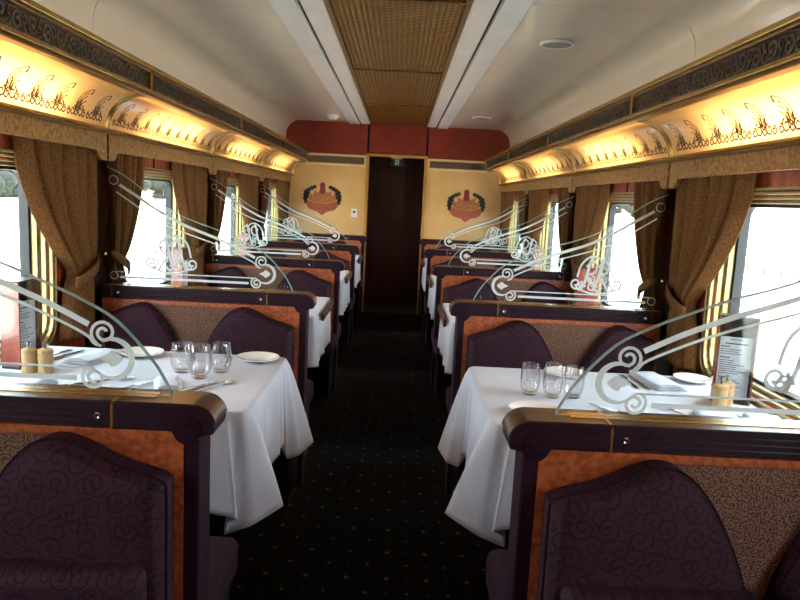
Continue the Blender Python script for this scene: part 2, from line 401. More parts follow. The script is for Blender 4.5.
# ------------------------------------------------------------------ side walls with windows
WZ0, WZ1, WH = 0.80, 1.445, 0.525      # window opening
def rrect(cy, cz, hy, hz, r, n=5):
    pts = []
    for (sx, sz, a0) in ((1,1,0),(-1,1,90),(-1,-1,180),(1,-1,270)):
        pts += arc(cy+sx*(hy-r), cz+sz*(hz-r), r, a0, a0+90, n)
    return pts
def ring(mb, outer, inner, x0, x1):
    n = len(outer)
    vs = [(x0,*p) for p in outer]+[(x0,*p) for p in inner]+[(x1,*p) for p in outer]+[(x1,*p) for p in inner]
    fs = []
    for i in range(n):
        j = (i+1) % n
        fs += [(i,j,n+j,n+i),(2*n+i,3*n+i,3*n+j,2*n+j),(i,2*n+i,2*n+j,j),(n+i,n+j,3*n+j,3*n+i)]
    return mb.add(vs, fs)
wn = 0
for sg in (-1, 1):
    mb = MB(); x0, x1 = sorted((sg*WALL, sg*1.46))
    mb.box(x0, x1, YBACK, YEND, -0.1, WZ0-0.03); mb.box(x0, x1, YBACK, YEND, WZ1+0.03, 1.62)
    ys = YBACK
    for k in BAYS:
        WH = 0.525 if k >= 0 else 0.28  # unseen pair beside the camera, added narrower to set the foreground brightness
        c = YJ(k)+0.88; mb.box(x0, x1, ys, c-WH-0.03, WZ0-0.03, WZ1+0.03); ys = c+WH+0.03
    mb.box(x0, x1, ys, YEND, WZ0-0.03, WZ1+0.03)
    wl = struct(mb.build('wall_'+SIDE[sg], 'redwood'))
    for k in BAYS:                      # upright cover strips on the panelling
        MB().box(*sorted((sg*(WALL-0.022),sg*WALL)), YJ(k)-0.005, YJ(k)+0.145, 0.0, 1.62).build('cover_strip', 'dark', wl, bevel=0.003)
        MB().box(*sorted((sg*(WALL-0.006),sg*WALL)), YJ(k)+0.90, YJ(k)+0.908, 1.49, 1.62).build('cover_strip', 'dark', wl)
    struct(MB().box(*sorted((sg*(WALL-0.02),sg*WALL)), YBACK, YEND, 0.0, 0.10).build('baseboard_'+SIDE[sg], 'rail', bevel=0.004))
    for k in BAYS:
        wn += 1; WH = 0.525 if k >= 0 else 0.28; c = YJ(k)+0.88; cz = (WZ0+WZ1)/2; hz = (WZ1-WZ0)/2
        root = sempty('window_%d' % wn, (sg*1.40, c, cz))
        def wb(mb, name, m, **kw):
            o = mb.build(name, m, root, **kw); o.location = (-sg*1.40, -c, -cz); return o
        steps = [(0.062,0.052,-0.022,'framebrass'),(0.052,0.046,-0.010,'framebrass_dark'),(0.046,0.037,-0.016,'framebrass'),(0.037,0.031,0.010,'framebrass_dark'),(0.031,0.022,0.004,'framebrass'),(0.022,0.016,0.024,'framebrass_dark'),(0.016,0.007,0.030,'framebrass')]
        for (o_, i_, dx, m_) in steps:
            mb = MB(); ring(mb, rrect(c,cz,WH+o_,hz+o_,0.05+o_), rrect(c,cz,WH+i_,hz+i_,0.05+i_), *sorted((sg*(WALL+dx),sg*1.45)))
            wb(mb, 'frame_moulding', m_, bevel=0.002)
        mb = MB(); ring(mb, rrect(c,cz,WH+0.010,hz+0.010,0.06), rrect(c,cz,WH-0.006,hz-0.006,0.05), *sorted((sg*1.415,sg*1.455)))
        wb(mb, 'gasket', 'rubber', bevel=0.002)
        mb = MB(); mb.prism(rrect(c,cz,WH,hz,0.05), *sorted((sg*1.440,sg*1.446)), axis='x')
        wb(mb, 'pane', 'pane')

# ------------------------------------------------------------------ frieze, cove lights, pelmets
def scroll_row(mb, y0, y1, zc, amp, fn, unit):
    n = max(1, int((y1-y0)/unit)); st = (y1-y0)/n
    for i in range(n):
        y = y0+st*(i+0.5); q = 1 if i % 2 else -1
        mb.ribbon(spiral(y-st*0.2, zc-q*amp*0.15, amp*0.9, amp*0.15, 0.3*q, 1.4*q, 16), amp*0.24, fn, 0.003)
        mb.ribbon(spiral(y+st*0.22, zc+q*amp*0.2, amp*0.7, amp*0.1, PI, -1.3*q, 14), amp*0.22, fn, 0.003)
        mb.ribbon([(y-st*0.45,zc+q*amp*0.8),(y-st*0.1,zc+q*amp*0.95),(y+st*0.3,zc-q*amp*0.7),(y+st*0.5,zc-q*amp*0.9)], amp*0.2, fn, 0.003)
ti = 0
for sg in (-1, 1):
    ti += 1
    tr = sempty('trim_%d' % ti, (sg*1.06, 3, 1.8))
    def tb(mb, name, m, **kw):
        o = mb.build(name, m, tr, **kw); o.location = (-sg*1.06, -3, -1.8); return o
    X = lambda a: sg*a
    for a0, a1, z0, z1, m in ((1.045,1.075,1.905,1.925,'brass'),(1.052,1.08,1.893,1.906,'brass_dark'),(1.048,1.09,1.806,1.822,'brass'),(1.06,1.10,1.795,1.807,'brass_dark'),(1.232,1.262,1.634,1.648,'brass'),(1.238,1.27,1.622,1.635,'brass_dark')):
        tb(MB().box(*sorted((X(a0),X(a1))), YBACK, YEND, z0, z1), 'brass_moulding', m, bevel=0.004)
    tb(MB().box(*sorted((X(1.062),X(1.36))), YBACK, YEND, 1.912, 1.922), 'ledge', 'frieze')
    for k in BAYS:
        a, b = YJ(k)+0.012, min(YJ(k+1)-0.012, YEND)
        p = tb(MB().box(*sorted((X(1.064),X(1.08))), a, b, 1.812, 1.905), 'frieze_panel', 'frieze')
        mb = MB(); scroll_row(mb, a+0.05, b-0.05, 1.858, 0.035, lambda u, v, h: (X(1.064-h), u, v), 0.082)
        o = mb.build('relief_scrolls', 'friezescroll', p)
        tb(MB().box(*sorted((X(1.050),X(1.085))), YJ(k)-0.014, YJ(k)+0.014, 1.806, 1.912), 'joint_bracket', 'brass', bevel=0.003)
    # cove lights
    ACX, ACZ, AR = 1.088, 1.636, 0.166
    def cove(u, v, h=0.0):               # v = arc length from the lower edge
        g = v/AR; return (X(ACX+(AR-h)*math.cos(g)), u, ACZ+(AR-h)*math.sin(g))
    for k in BAYS:
        a, b = YJ(k), min(YJ(k+1), YEND-0.004)
        root = thing('cove_light', 'glowing curved cove light panel with scroll stencils, %s side, %s' % (SIDE[sg], ORD[k]), 'light', (X(1.25), (a+b)/2, 1.64), group='cove lights along both sides')
        def lb(mb, name, m, parent=None, **kw):
            o = mb.build(name, m, parent or root, **kw)
            if parent is None: o.location = (-X(1.25), -(a+b)/2, -1.64)
            return o
        mb = MB(); ny = 14; na = 12
        vs = []; fs = []
        for i in range(ny+1):
            for j in range(na+1): vs.append(cove(a+0.016+(b-a-0.032)*i/ny, AR*PI/2*j/na))
        for i in range(ny):
            for j in range(na): fs.append((i*(na+1)+j,(i+1)*(na+1)+j,(i+1)*(na+1)+j+1,i*(na+1)+j+1))
        mb.add(vs, fs); dif = lb(mb, 'diffuser', 'diffuser', smooth=True, sharp=0)
        # stencil: plume with loops at its foot, repeated
        mb = MB(); nm = 10; st = (b-a-0.1)/nm
        for i in range(nm):
            y = a+0.05+st*(i+0.5)
            def q(pts, wd): mb.ribbon([(y+p[0]*1.3, 0.03+p[1]*1.3) for p in pts], wd, cove, 0.0006)
            q(smooth_pts([(-0.010,0.012),(-0.020,0.045),(-0.016,0.075),(0.004,0.098),(0.020,0.098),(0.026,0.086)],4), 0.0055)
            q(smooth_pts([(-0.004,0.015),(-0.009,0.05),(0.002,0.076),(0.012,0.082)],4), 0.0055)
            q(smooth_pts([(0.004,0.012),(0.003,0.045),(0.012,0.066),(0.021,0.070)],4), 0.0055)
            q(smooth_pts([(0.010,0.010),(0.014,0.035),(0.024,0.052),(0.032,0.052)],4), 0.0055)
            q(smooth_pts([(-0.020,0.052),(-0.014,0.040),(-0.012,0.022)],4), [0.002+0.004*math.sin(PI*i/8) for i in range(9)])
            q(smooth_pts([(-0.006,0.060),(-0.001,0.045),(-0.002,0.025)],4), [0.002+0.005*math.sin(PI*i/8) for i in range(9)])
            q(smooth_pts([(0.010,0.052),(0.009,0.036),(0.006,0.020)],4), [0.002+0.005*math.sin(PI*i/8) for i in range(9)])
            q([(0.024,0.092),(0.028,0.080)], 0.010)
            for dx, rr, tt in ((-0.050,0.012,1.2),(-0.027,0.016,-1.25),(-0.002,0.013,1.2),(0.022,0.018,-1.25),(0.047,0.013,1.2)):
                q(spiral(dx, rr, rr, rr*0.35, PI/2, tt, 14), 0.0068)
        mb.build('stencil_print', 'print', dif)
        # ribs at the near end (and at the end wall)
        def rib(yc):
            mb = MB(); n = 12; vs = []; fs = []
            for j in range(n+1):
                for (dy, h) in ((-0.018,0.0),(-0.010,0.012),(0.010,0.012),(0.018,0.0)): vs.append(cove(yc+dy, AR*PI/2*j/n, h))
            for j in range(n):
                for i in range(3): fs.append((j*4+i,j*4+i+1,(j+1)*4+i+1,(j+1)*4+i))
            mb.add(vs, fs); lb(mb, 'rib', 'brass', smooth=True)
        rib(a)
        if k == 3: rib(YEND-0.02)
        # opaque housing and the lamp in it
        mb = MB(); mb.sheet([(X(1.262),1.634),(X(1.45),1.634),(X(1.45),1.90),(X(1.085),1.90),(X(1.085),1.806)], a+0.001, b-0.001)
        mb.add([(X(1.26),y,1.636) for y in (a+0.002,)]+[(X(1.45),a+0.002,1.636),(X(1.45),a+0.002,1.898),(X(1.085),a+0.002,1.898),(X(1.085),a+0.002,1.806)]+[cove(a+0.002, AR*PI/2*j/4) for j in (3,2,1)], [(0,1,2,3,4,5,6,7)])
        lb(mb, 'housing', 'plasticw', fix=False)
        ld = bpy.data.lights.new('cove_lamp', 'AREA'); ld.shape = 'RECTANGLE'; ld.size = 0.85; ld.size_y = 0.05; ld.energy = LAMP_W; ld.color = (1.0, 0.71, 0.40)
        lo = bpy.data.objects.new('cove_lamp', ld); C.objects.link(lo); lo.parent = root
        d = Vector((-X(0.62), 0, -0.78)).normalized()
        lo.location = (X(1.335)-X(1.25), 0, 1.80-1.64)
        zax = -d; xax = Vector((0,1,0)); yax = zax.cross(xax)
        mm = Matrix.Identity(4)
        for i in range(3): mm[i][0] = xax[i]; mm[i][1] = yax[i]; mm[i][2] = zax[i]
        lo.rotation_euler = mm.to_euler()
        # pelmet
        pr = thing('pelmet', 'gold patterned pelmet board with stepped ends, %s side, %s' % (SIDE[sg], ORD[k]), 'pelmet', (X(1.255), (a+b)/2, 1.55), group='pelmets under the cove lights')
        Lb = b-a; zt, zm, ze = 1.622, 1.552, 1.508
        sh = [(0.012,zt),(0.012,ze),(0.062,ze)]+[(0.062+0.05*t, ze+(zm-0.006-ze)*(t**1.6)) for t in (0.25,0.5,0.75,1.0)]+[(0.13,zm-0.004)]
        out = sh+[(Lb/2,zm)]+[(Lb-p[0],p[1]) for p in reversed(sh)]
        mb = MB(); mb.prism([(p[0]-Lb/2, p[1]-1.55) for p in out], *sorted((X(1.246)-X(1.255),X(1.262)-X(1.255))), axis='x')
        mb.build('board', 'pelmet', pr, bevel=0.002)
        mb = MB(); mb.box(*sorted((X(1.256)-X(1.255),X(1.27)-X(1.255))), -Lb/2-0.012, -Lb/2+0.014, 1.515-1.55, 1.622-1.55)
        mb.build('joint_strip', 'dark', pr)

# ------------------------------------------------------------------ curtains
def make_curtain(sg, far, lab):
    """origin at the bay joint, floor level; far=True gathers towards +y"""
    q = -1 if far else 1
    root = thing('curtain', lab, 'curtain', group='tied-back curtains')
    zt, zb, ztop = 1.03, 0.74, 1.575
    o0 = 0.045 if far else 0.150
    vs = []; fs = []; nu, nv = 120, 36
    for j in range(nv+1):
        z = ztop+(zb-ztop)*j/nv
        if z >= zt:
            t = (ztop-z)/(ztop-zt)
            yin = 0.61+(o0+0.165-0.61)*(t**1.9); yout = o0+0.01*t
            amp = 0.040*(1-0.25*t)
        else:
            t = (zt-z)/(zt-zb)
            yin = o0+0.165+0.085*math.sin(t*PI*0.55); yout = o0+0.01-0.005*t; amp = 0.016+0.012*t
        tt = (ztop-z)/(ztop-zb)
        gather = math.exp(-((z-zt)/0.05)**2)
        for i in range(nu+1):
            s = i/nu
            ph = 2*PI*6*s
            g_ = abs(math.sin(0.5*ph+0.7*math.sin(tt*2.6+s*6)))
            wob = 2.2*g_**0.42-1.25+0.2*math.sin(ph*0.43+tt*3.1)
            y = yout+(yin-yout)*s+0.010*math.cos(ph+1.3*math.sin(tt*2.6+s*6))*(1-s)*(1-0.5*gather)
            x = 1.311-amp*wob*(1-0.3*gather)*(1-max(0,s-0.84)/0.16)
            if s > 0.84:             # leading edge rolls back to the glass
                e = (s-0.84)/0.16; x = x*(1-e)+(1.278+0.060*e)*e
            vs.append((sg*(max(1.267,min(x,1.345))-1.30), q*y, z))
    for j in range(nv):
        for i in range(nu): a = j*(nu+1)+i; fs.append((a,a+1,a+nu+2,a+nu+1))
    MB().add(vs, fs).build('drape', 'curtain', root, smooth=True, sharp=0, solid=0.004)
    mb = MB(); vs = []; fs = []; n = 14
    for i in range(n+1):
        s = i/n; y = (o0-0.02)+0.21*s; bulge = 0.035*math.sin(PI*s)**0.5
        zc = zt+0.045-0.09*s
        for dz in (-0.024, 0.024): vs.append((sg*(1.292-bulge-1.30), q*y, zc+dz))
    for i in range(n): fs.append((2*i,2*i+1,2*i+3,2*i+2))
    mb.add(vs, fs).build('tieback', 'curtain', root, smooth=True, solid=0.005)
    MB().lathe([(0,0.0),(0.011,0.0),(0.011,0.012),(0,0.014)], 0, 0, 12).build('hook', 'brass', root).location = (sg*0.02, q*(o0-0.02), zt+0.045)
    return root
CW = {-1:'rear',0:'nearest',1:'second',2:'third',3:'last'}
for sg in (-1, 1):
    proto = {}
    for far in (False, True):
        for k in (0, 1, 2, 3):
            lab = 'bronze damask curtain tied back at %s edge of %s %s window' % ('far' if far else 'near', CW[k], SIDE[sg])
            if far not in proto: o = proto[far] = make_curtain(sg, far, lab)
            else: o = copy_tree(proto[far]); o['label'] = lab
            yy = YJ(k+1) if far else YJ(k)
            if far and k == 3: yy = YD(4)+0.03
            o.location = (sg*1.30, yy, 0)

# ------------------------------------------------------------------ end wall, doorway, vestibule
E = YEND
we = sempty('wall_end', (0, E, 0))
def eb(mb, name, m, parent=None, **kw):
    o = mb.build(name, m, parent or we, **kw)
    if parent is None: o.location = (0, -E, 0)
    return o
DW, DH = 0.335, 1.905
eb(MB().box(-1.46, -DW-0.03, E+0.012, E+0.10, 0, 1.77), 'core', 'dark'); eb(MB().box(DW+0.03, 1.46, E+0.012, E+0.10, 0, 1.77), 'core', 'dark')
eb(MB().box(-1.46, 1.46, E+0.012, E+0.10, DH+0.03, 2.36), 'core', 'dark'); eb(MB().box(-1.46, -DW-0.03, E+0.012, E+0.10, 1.77, DH+0.03), 'core', 'dark'); eb(MB().box(DW+0.03, 1.46, E+0.012, E+0.10, 1.77, DH+0.03), 'core', 'dark')
for sg in (-1, 1):
    eb(MB().box(*sorted((sg*(DW+0.032),sg*1.36)), E, E+0.012, 0.0, 1.785), 'wall_panel', 'beige')
    eb(MB().box(*sorted((sg*(DW+0.045),sg*1.08)), E-0.012, E+0.012, 1.785, 1.905), 'frieze_panel', 'friezepale')
    p = MB(); scroll_row(p, DW+0.09, 1.05, 1.842, 0.03, lambda u, v, h: (sg*u, E-0.012-h, v), 0.10); eb(p, 'relief_scrolls', 'friezescroll')
    eb(MB().box(*sorted((sg*(DW+0.036),sg*1.10)), E-0.02, E+0.012, 1.882, 1.908), 'brass_strip', 'goldtrim', bevel=0.004)
    eb(MB().box(*sorted((sg*(DW+0.036),sg*1.10)), E-0.02, E+0.012, 1.772, 1.798), 'brass_strip', 'goldtrim', bevel=0.004)
    eb(MB().box(*sorted((sg*(DW+0.036),sg*(DW+0.06))), E-0.02, E+0.012, 1.796, 1.884), 'brass_strip', 'goldtrim', bevel=0.003)
    eb(MB().box(*sorted((sg*0.368,sg*1.35)), E-0.004, E+0.012, 1.912, 2.29), 'upper_panel', 'redpanel')
eb(MB().box(-0.344, 0.344, E-0.004, E+0.012, 1.945, 2.29), 'upper_panel', 'redpanel')
door = sempty('door_1', (0, E, 0))
for nm, mb in (('door_jamb', MB().box(-DW-0.035,-DW,E-0.025,E+0.14,0,DH+0.03)), ('door_jamb', MB().box(DW,DW+0.035,E-0.025,E+0.14,0,DH+0.03)), ('door_head', MB().box(-DW,DW,E-0.025,E+0.14,DH,DH+0.03))):
    o = mb.build(nm, 'doorgold', door, bevel=0.004); o.location = (0,-E,0)
# vestibule behind the doorway
V1 = E+0.75
struct(MB().box(-0.75, 0.75, E, V1, -0.12, 0.002).build('floor_vestibule', 'vestfloor'))
mb = MB(); mb.box(-0.75,-0.71,E+0.10,V1,0,2.2); mb.box(0.71,0.75,E+0.10,V1,0,2.2); mb.box(-0.75,0.75,V1,V1+0.04,0,2.2); mb.box(-0.75,0.75,E+0.10,V1,2.2,2.24)
struct(mb.build('wall_vestibule', 'doorwood'))
vd = sempty('door_2', (0, V1-0.03, 0))
MB().box(-0.36,0.20,-0.01,0.03,0.02,2.0).build('leaf','doorwood',vd,bevel=0.004)
MB().box(-0.28,0.12,-0.018,-0.008,1.10,1.85).build('raised_panel','doorwood',vd,bevel=0.008)
MB().box(-0.28,0.12,-0.018,-0.008,0.15,0.95).build('raised_panel','doorwood',vd,bevel=0.008)
MB().lathe([(0,0),(0.012,0),(0.02,0.03),(0,0.045)],0,0,12).build('knob','brass',vd).location = (0.15,-0.06,1.0)
struct(MB().box(-1.46, 1.46, YBACK-0.06, YBACK, 0, 2.36).build('wall_back', 'redwood'))  # unseen rear wall, pulled close to hold the foreground darker

# exit sign in the doorway
sn = thing('exit_sign', 'small dark green exit sign with pale running figure above the doorway', 'sign', (0.0, E+0.05, 1.80))
MB().box(-0.075,0.075,-0.012,0.012,0.0,0.085).build('plate','signgreen',sn,bevel=0.002)
MB().box(-0.07,0.07,-0.014,0.014,0.085,0.105).build('hanger','grille',sn,bevel=0.002)
mb = MB(); fnp = lambda u, v, h: (u, -0.0125-h, v)
mb.ribbon([(-0.02,0.014),(-0.02,0.07),(0.02,0.07),(0.02,0.014)],0.006,fnp); mb.ribbon([(0.0,0.05),(-0.004,0.034),(0.010,0.018)],0.007,fnp); mb.ribbon([(-0.004,0.034),(-0.012,0.016)],0.006,fnp); mb.ribbon([(0.0,0.062),(0.0,0.054)],0.009,fnp)
mb.build('figure','paper',sn)
# wall switch
sw = thing('wall_socket', 'white socket plate on beige wall beside the doorway', 'socket', (-0.492, E, 1.165))
MB().box(-0.036,0.036,-0.010,0.0,0,0.10).build('plate','plasticw',sw,bevel=0.003)
MB().box(-0.014,0.014,-0.014,-0.008,0.048,0.074).build('rocker','dark',sw,bevel=0.002)
# crest emblems
def emblem(x, z, lab):
    e = thing('wall_crest', lab, 'emblem', (x, E, z), group='painted crests flanking the doorway')
    def pl(pts, y0, y1, name, m): return MB().prism(pts, -y1, -y0, axis='y').build(name, m, e)
    body = smooth_pts([(-0.185,0.0),(-0.19,-0.05),(-0.15,-0.10),(-0.06,-0.125),(0,-0.165),(0.06,-0.125),(0.15,-0.10),(0.19,-0.05),(0.185,0.0)],4)+smooth_pts([(0.185,0.0),(0.09,-0.02),(0,-0.025),(-0.09,-0.02),(-0.185,0.0)],3)[1:-1]
    pl(body, 0.001, 0.008, 'shield', 'shieldp')
    crown = [(-0.165,0.01),(-0.15,0.085),(-0.11,0.07),(-0.10,0.13),(-0.055,0.10),(-0.03,0.15),(0,0.115),(0.03,0.15),(0.055,0.10),(0.10,0.13),(0.11,0.07),(0.15,0.085),(0.165,0.01),(0.08,-0.012),(0,-0.018),(-0.08,-0.012)]
    pl(crown, 0.001, 0.006, 'basket', 'goldp2')
    mb = MB(); g = lambda u, v, h: (u, -0.0062-h, v)
    for dx in (-0.10,-0.05,0,0.05,0.10): mb.ribbon(spiral(dx,0.045,0.024,0.006,PI/2,1.1 if dx < 0 else -1.1,12),0.008,g,0.001)
    mb.ribbon([(-0.175,0.004),(-0.09,-0.014),(0,-0.02),(0.09,-0.014),(0.175,0.004)],0.012,g,0.003)
    mb.build('gold_scrolls','goldp',e)
    pl([(-0.028,0.10),(-0.032,0.20),(-0.02,0.225),(0.02,0.225),(0.032,0.20),(0.028,0.10),(0,0.085)], 0.004, 0.010, 'red_finial', 'ruby')
    for s in (-1, 1):
        for (a, b, an, L) in ((0.195,-0.01,95,0.055),(0.208,0.03,80,0.055),(0.205,0.07,100,0.055),(0.195,0.11,115,0.055),(0.165,0.135,140,0.05),(0.13,0.155,150,0.05),(0.095,0.17,160,0.045),(0.18,0.05,60,0.04),(0.17,0.09,150,0.04)):
            L *= 1.2; t = math.radians(an); dx, dz = math.cos(t)*L/2, math.sin(t)*L/2; nx, nz = -math.sin(t)*L*0.46, math.cos(t)*L*0.46
            pts = [(s*(a-dx),b-dz),(s*(a-dx*0.3+nx),b-dz*0.3+nz),(s*(a+dx*0.4+nx*0.8),b+dz*0.4+nz*0.8),(s*(a+dx),b+dz),(s*(a+dx*0.4-nx*0.8),b+dz*0.4-nz*0.8),(s*(a-dx*0.3-nx),b-dz*0.3-nz)]
            pl(pts, 0.001, 0.007, 'wreath_leaf', 'leafp')
    return e
emblem(-0.885, 1.335, 'painted crest with dark wreath and red finial on wall left of doorway')
emblem(0.865, 1.335, 'painted crest with dark wreath and red finial on wall right of doorway')
# ceiling fittings
sp = thing('ceiling_speaker', 'round grey ceiling grille in the cream ceiling right of centre', 'vent', (0.865, 3.95, 2.262))
MB().lathe([(0.092,0.021),(0.095,0.012),(0.088,0.004),(0.078,0.008)],0,0,32).build('rim','plasticw',sp,smooth=True)
MB().lathe([(0.0,0.006),(0.078,0.008)],0,0,32).build('grille','grille',sp)
sm = thing('smoke_detector', 'white round smoke detector on ceiling left of the door', 'detector', (-0.725, 7.95, 2.285))
MB().lathe([(0.0,-0.045),(0.035,-0.042),(0.05,-0.03),(0.062,-0.018),(0.066,0.0)],0,0,24).build('body','plasticw',sm,smooth=True)
MB().lathe([(0.0,-0.055),(0.012,-0.053),(0.016,-0.044)],0,0,16).build('sensor','grille',sm,smooth=True)
cl = thing('ceiling_light', 'slim white flush fitting in the ceiling near the end wall', 'light', (0.86, 7.42, 2.270))
MB().lathe([(0.10,0.013),(0.10,0.004),(0.085,0.0)],0,0,32).build('rim','plasticw',cl,smooth=True)
MB().lathe([(0.0,0.003),(0.085,0.001)],0,0,32).build('lens','china',cl)

# ------------------------------------------------------------------ booth dividers
def make_divider(sg, glass, lab):
    root = thing('booth_divider', lab, 'divider', group='booth dividers')
    def P(a): return sg*(a-0.85)
    def bx(a0,a1,y0,y1,z0,z1): return MB().box(*sorted((P(a0),P(a1))), y0,y1,z0,z1)
    A1 = 1.30
    bx(0.384,A1,-0.003,0.028,0.06,0.883).build('front_board','burl',root); bx(0.384,A1,0.066,0.097,0.06,0.883).build('rear_board','burl',root)
    bx(0.384,A1,0.028,0.066,0.06,0.888).build('core','dark',root)
    bx(0.350,0.400,0.0,0.094,0.0,0.890).build('post','rail',root,bevel=0.005)
    bx(0.386,A1,0.0,0.094,0.0,0.06).build('plinth','rail',root,bevel=0.004)
    # top rail: plain block with volute at the aisle, reeded middle, block at the wall
    out = [(0.534,0.942),(0.363,0.942)]+arc(0.363,0.896,0.046,90,200,8)+arc(0.376,0.884,0.030,200,330,6)+[(0.410,0.884),(0.534,0.884)]
    vol = MB().prism([(P(p[0]),p[1]) for p in out], -0.006, 0.098).build('rail_volute','rail',root,bevel=0.003)
    mb = MB(); mb.ribbon(spiral(P(0.376),0.890,0.029,0.007,PI/2,1.35*sg,22),0.0065,lambda u,v,h:(u,-0.006-h,v),0.004); mb.build('scroll_bead','rail',vol)
    bx(0.54,1.25,0.004,0.092,0.886,0.942).build('rail_bar','rail',root)
    for z in (0.897,0.911,0.925):
        mb = MB(); mb.tube([(P(0.60),0.003,z),(P(1.20),0.003,z)],0.0035,8); mb.build('reed','rail',root,smooth=True)
    bx(0.54,0.60,-0.003,0.004,0.886,0.942).build('end_block','rail',root); bx(1.20,1.25,-0.003,0.004,0.886,0.942).build('end_block','rail',root)
    bx(1.256,A1,-0.004,0.096,0.884,0.942).build('rail_block','rail',root,bevel=0.002)
    for a in (0.534,1.25):
        bx(a,a+0.006,-0.007,0.0985,0.884,0.9375).build('brass_band','brass',root)
    cap = MB().prism([(P(p[0]),p[1]) for p in ([(A1,0.9422),(A1,0.9455),(0.363,0.9455)]+arc(0.363,0.896,0.0495,90,170,7)+list(reversed(arc(0.363,0.896,0.0462,90,170,7))))], -0.004, 0.098).build('rail_cap','railcap',root,bevel=0.001)  # thin top layer, more golden brown than the plum rail
    bx(0.455,A1,0.030,0.070,0.945,0.9475).build('brass_inlay','brass',cap); bx(0.528,0.536,-0.0085,0.1005,0.944,0.9465).build('brass_band','brass',cap)
    for a in (0.567,1.225):
        mb = MB(); mb.lathe([(0,0),(0.008,0.0),(0.008,0.003),(0.005,0.005),(0.003,0.004),(0,0.004)],0,0,14)
        o = mb.build('screw','chrome',root,smooth=True); o.rotation_euler = (PI/2,0,0); o.location = (P(a),-0.003,0.911)
    if glass:
        edge = smooth_pts([(0.425,0.9475),(0.440,0.980),(0.473,1.031),(0.545,1.108),(0.617,1.150),(0.69,1.182),(0.79,1.222),(0.88,1.250),(0.99,1.295),(1.107,1.372),(1.206,1.442),(1.295,1.486)],4)
        pts = edge+[(1.295,0.9475)]
        g = MB().prism([(P(p[0]),p[1]) for p in pts], 0.046, 0.054).build('glass_screen','screen',root)
        fn = lambda u, v, h: (P(u), 0.046-h, v)
        mb = MB(); mb.ribbon(edge, 0.0035, fn, 0.0006); mb.ribbon(edge, 0.0035, lambda u,v,h:(P(u),0.054+h,v), 0.0006)
        mb.build('polished_edge_highlight','greenglass',g)  # pale green ribbon: the polished edge's highlight is put into its colour
        mb = MB()
        mb.ribbon(smooth_pts([(0.606,1.099),(0.695,1.143),(0.79,1.182),(0.87,1.21),(0.95,1.240),(1.06,1.297),(1.15,1.353),(1.235,1.405)],5), 0.0125, fn)
        mb.ribbon(smooth_pts([(0.578,1.052),(0.595,1.058),(0.617,1.079),(0.713,1.124),(0.80,1.157),(0.90,1.188),(1.018,1.228),(1.10,1.272),(1.173,1.322),(1.25,1.372)],5), 0.006, fn)
        mb.ribbon(arc(1.262,1.425,0.020,0,360,18), 0.003, fn)
        mb.ribbon([(0.633,0.978),(1.235,0.978)], 0.011, fn); mb.ribbon([(0.618,1.003),(1.25,1.003)], 0.005, fn)
        mb.ribbon(arc(1.262,0.985,0.018,0,360,16), 0.003, fn)
        # upper and lower volutes with the crescent between
        mb.ribbon(spiral(0.574,1.082,0.029,0.007,math.radians(-60),1.6,26), 0.007, fn)
        mb.ribbon(spiral(0.596,0.980,0.027,0.006,math.radians(60),-1.6,26), 0.007, fn)
        cr = arc(0.556,1.025,0.044,60,300,24); wd = [0.005+0.009*math.sin(PI*i/24) for i in range(25)]
        mb.ribbon(cr, wd, fn); mb.ribbon([(0.578,1.052),(0.590,1.057)],0.005,fn); mb.ribbon([(0.578,0.988),(0.60,1.003),(0.625,1.003)],0.005,fn)
        lf = [(0.532+0.052*i/10, 1.025) for i in range(11)]; mb.ribbon(lf, [0.002+0.034*math.sin(PI*min(1,(i+0.5)/10))**1.2*(1 if i < 6 else 0.55+0.1*(i-6)) for i in range(11)], fn)
        # monogram
        def mono(pts, wd=0.006): mb.ribbon(smooth_pts([(0.900+p[0]*0.80, 1.008+p[1]) for p in pts],6), wd, fn)
        mono([(0.005,0.075),(0.025,0.135),(0.075,0.172),(0.125,0.168),(0.15,0.135),(0.14,0.11)],0.009)
        for dx in (0.045, 0.115):
            mono([(dx-0.015,0.012),(dx+0.012,0.07),(dx+0.03,0.145),(dx+0.045,0.165)],0.012)
            mono([(dx+0.01,0.125),(dx+0.045,0.152),(dx+0.07,0.135),(dx+0.06,0.10),(dx+0.02,0.085),(dx+0.05,0.05),(dx+0.08,0.012),(dx+0.105,0.03)],0.010)
            mb.ribbon(spiral(0.900+0.8*(dx-0.02),1.008+0.03,0.024,0.006,0,1.4,16),0.007,fn)
            mb.ribbon(spiral(0.900+0.8*(dx+0.04),1.008+0.065,0.022,0.005,1.5,-1.3,16),0.006,fn)
        mb.ribbon(spiral(0.900+0.0,1.008+0.045,0.030,0.007,0.5,-1.5,20),0.009,fn)
        mb.ribbon(spiral(0.900+0.188,1.008+0.048,0.032,0.007,2.6,1.5,20),0.009,fn)
        mono([(0.02,0.018),(0.09,0.002),(0.16,0.002),(0.225,0.018)],0.008)
        mono([(0.16,0.12),(0.20,0.11),(0.215,0.085)],0.008)
        mb.build('etched_scrolls','frost',g)
    return root
DLAB = ['purple-railed booth divider nearest the camera, %s of the aisle', 'second booth divider from the camera, %s of the aisle', 'third booth divider from the camera, %s of the aisle', 'fourth booth divider from the camera, %s of the aisle', 'booth divider without glass against the end wall, %s of the doorway']
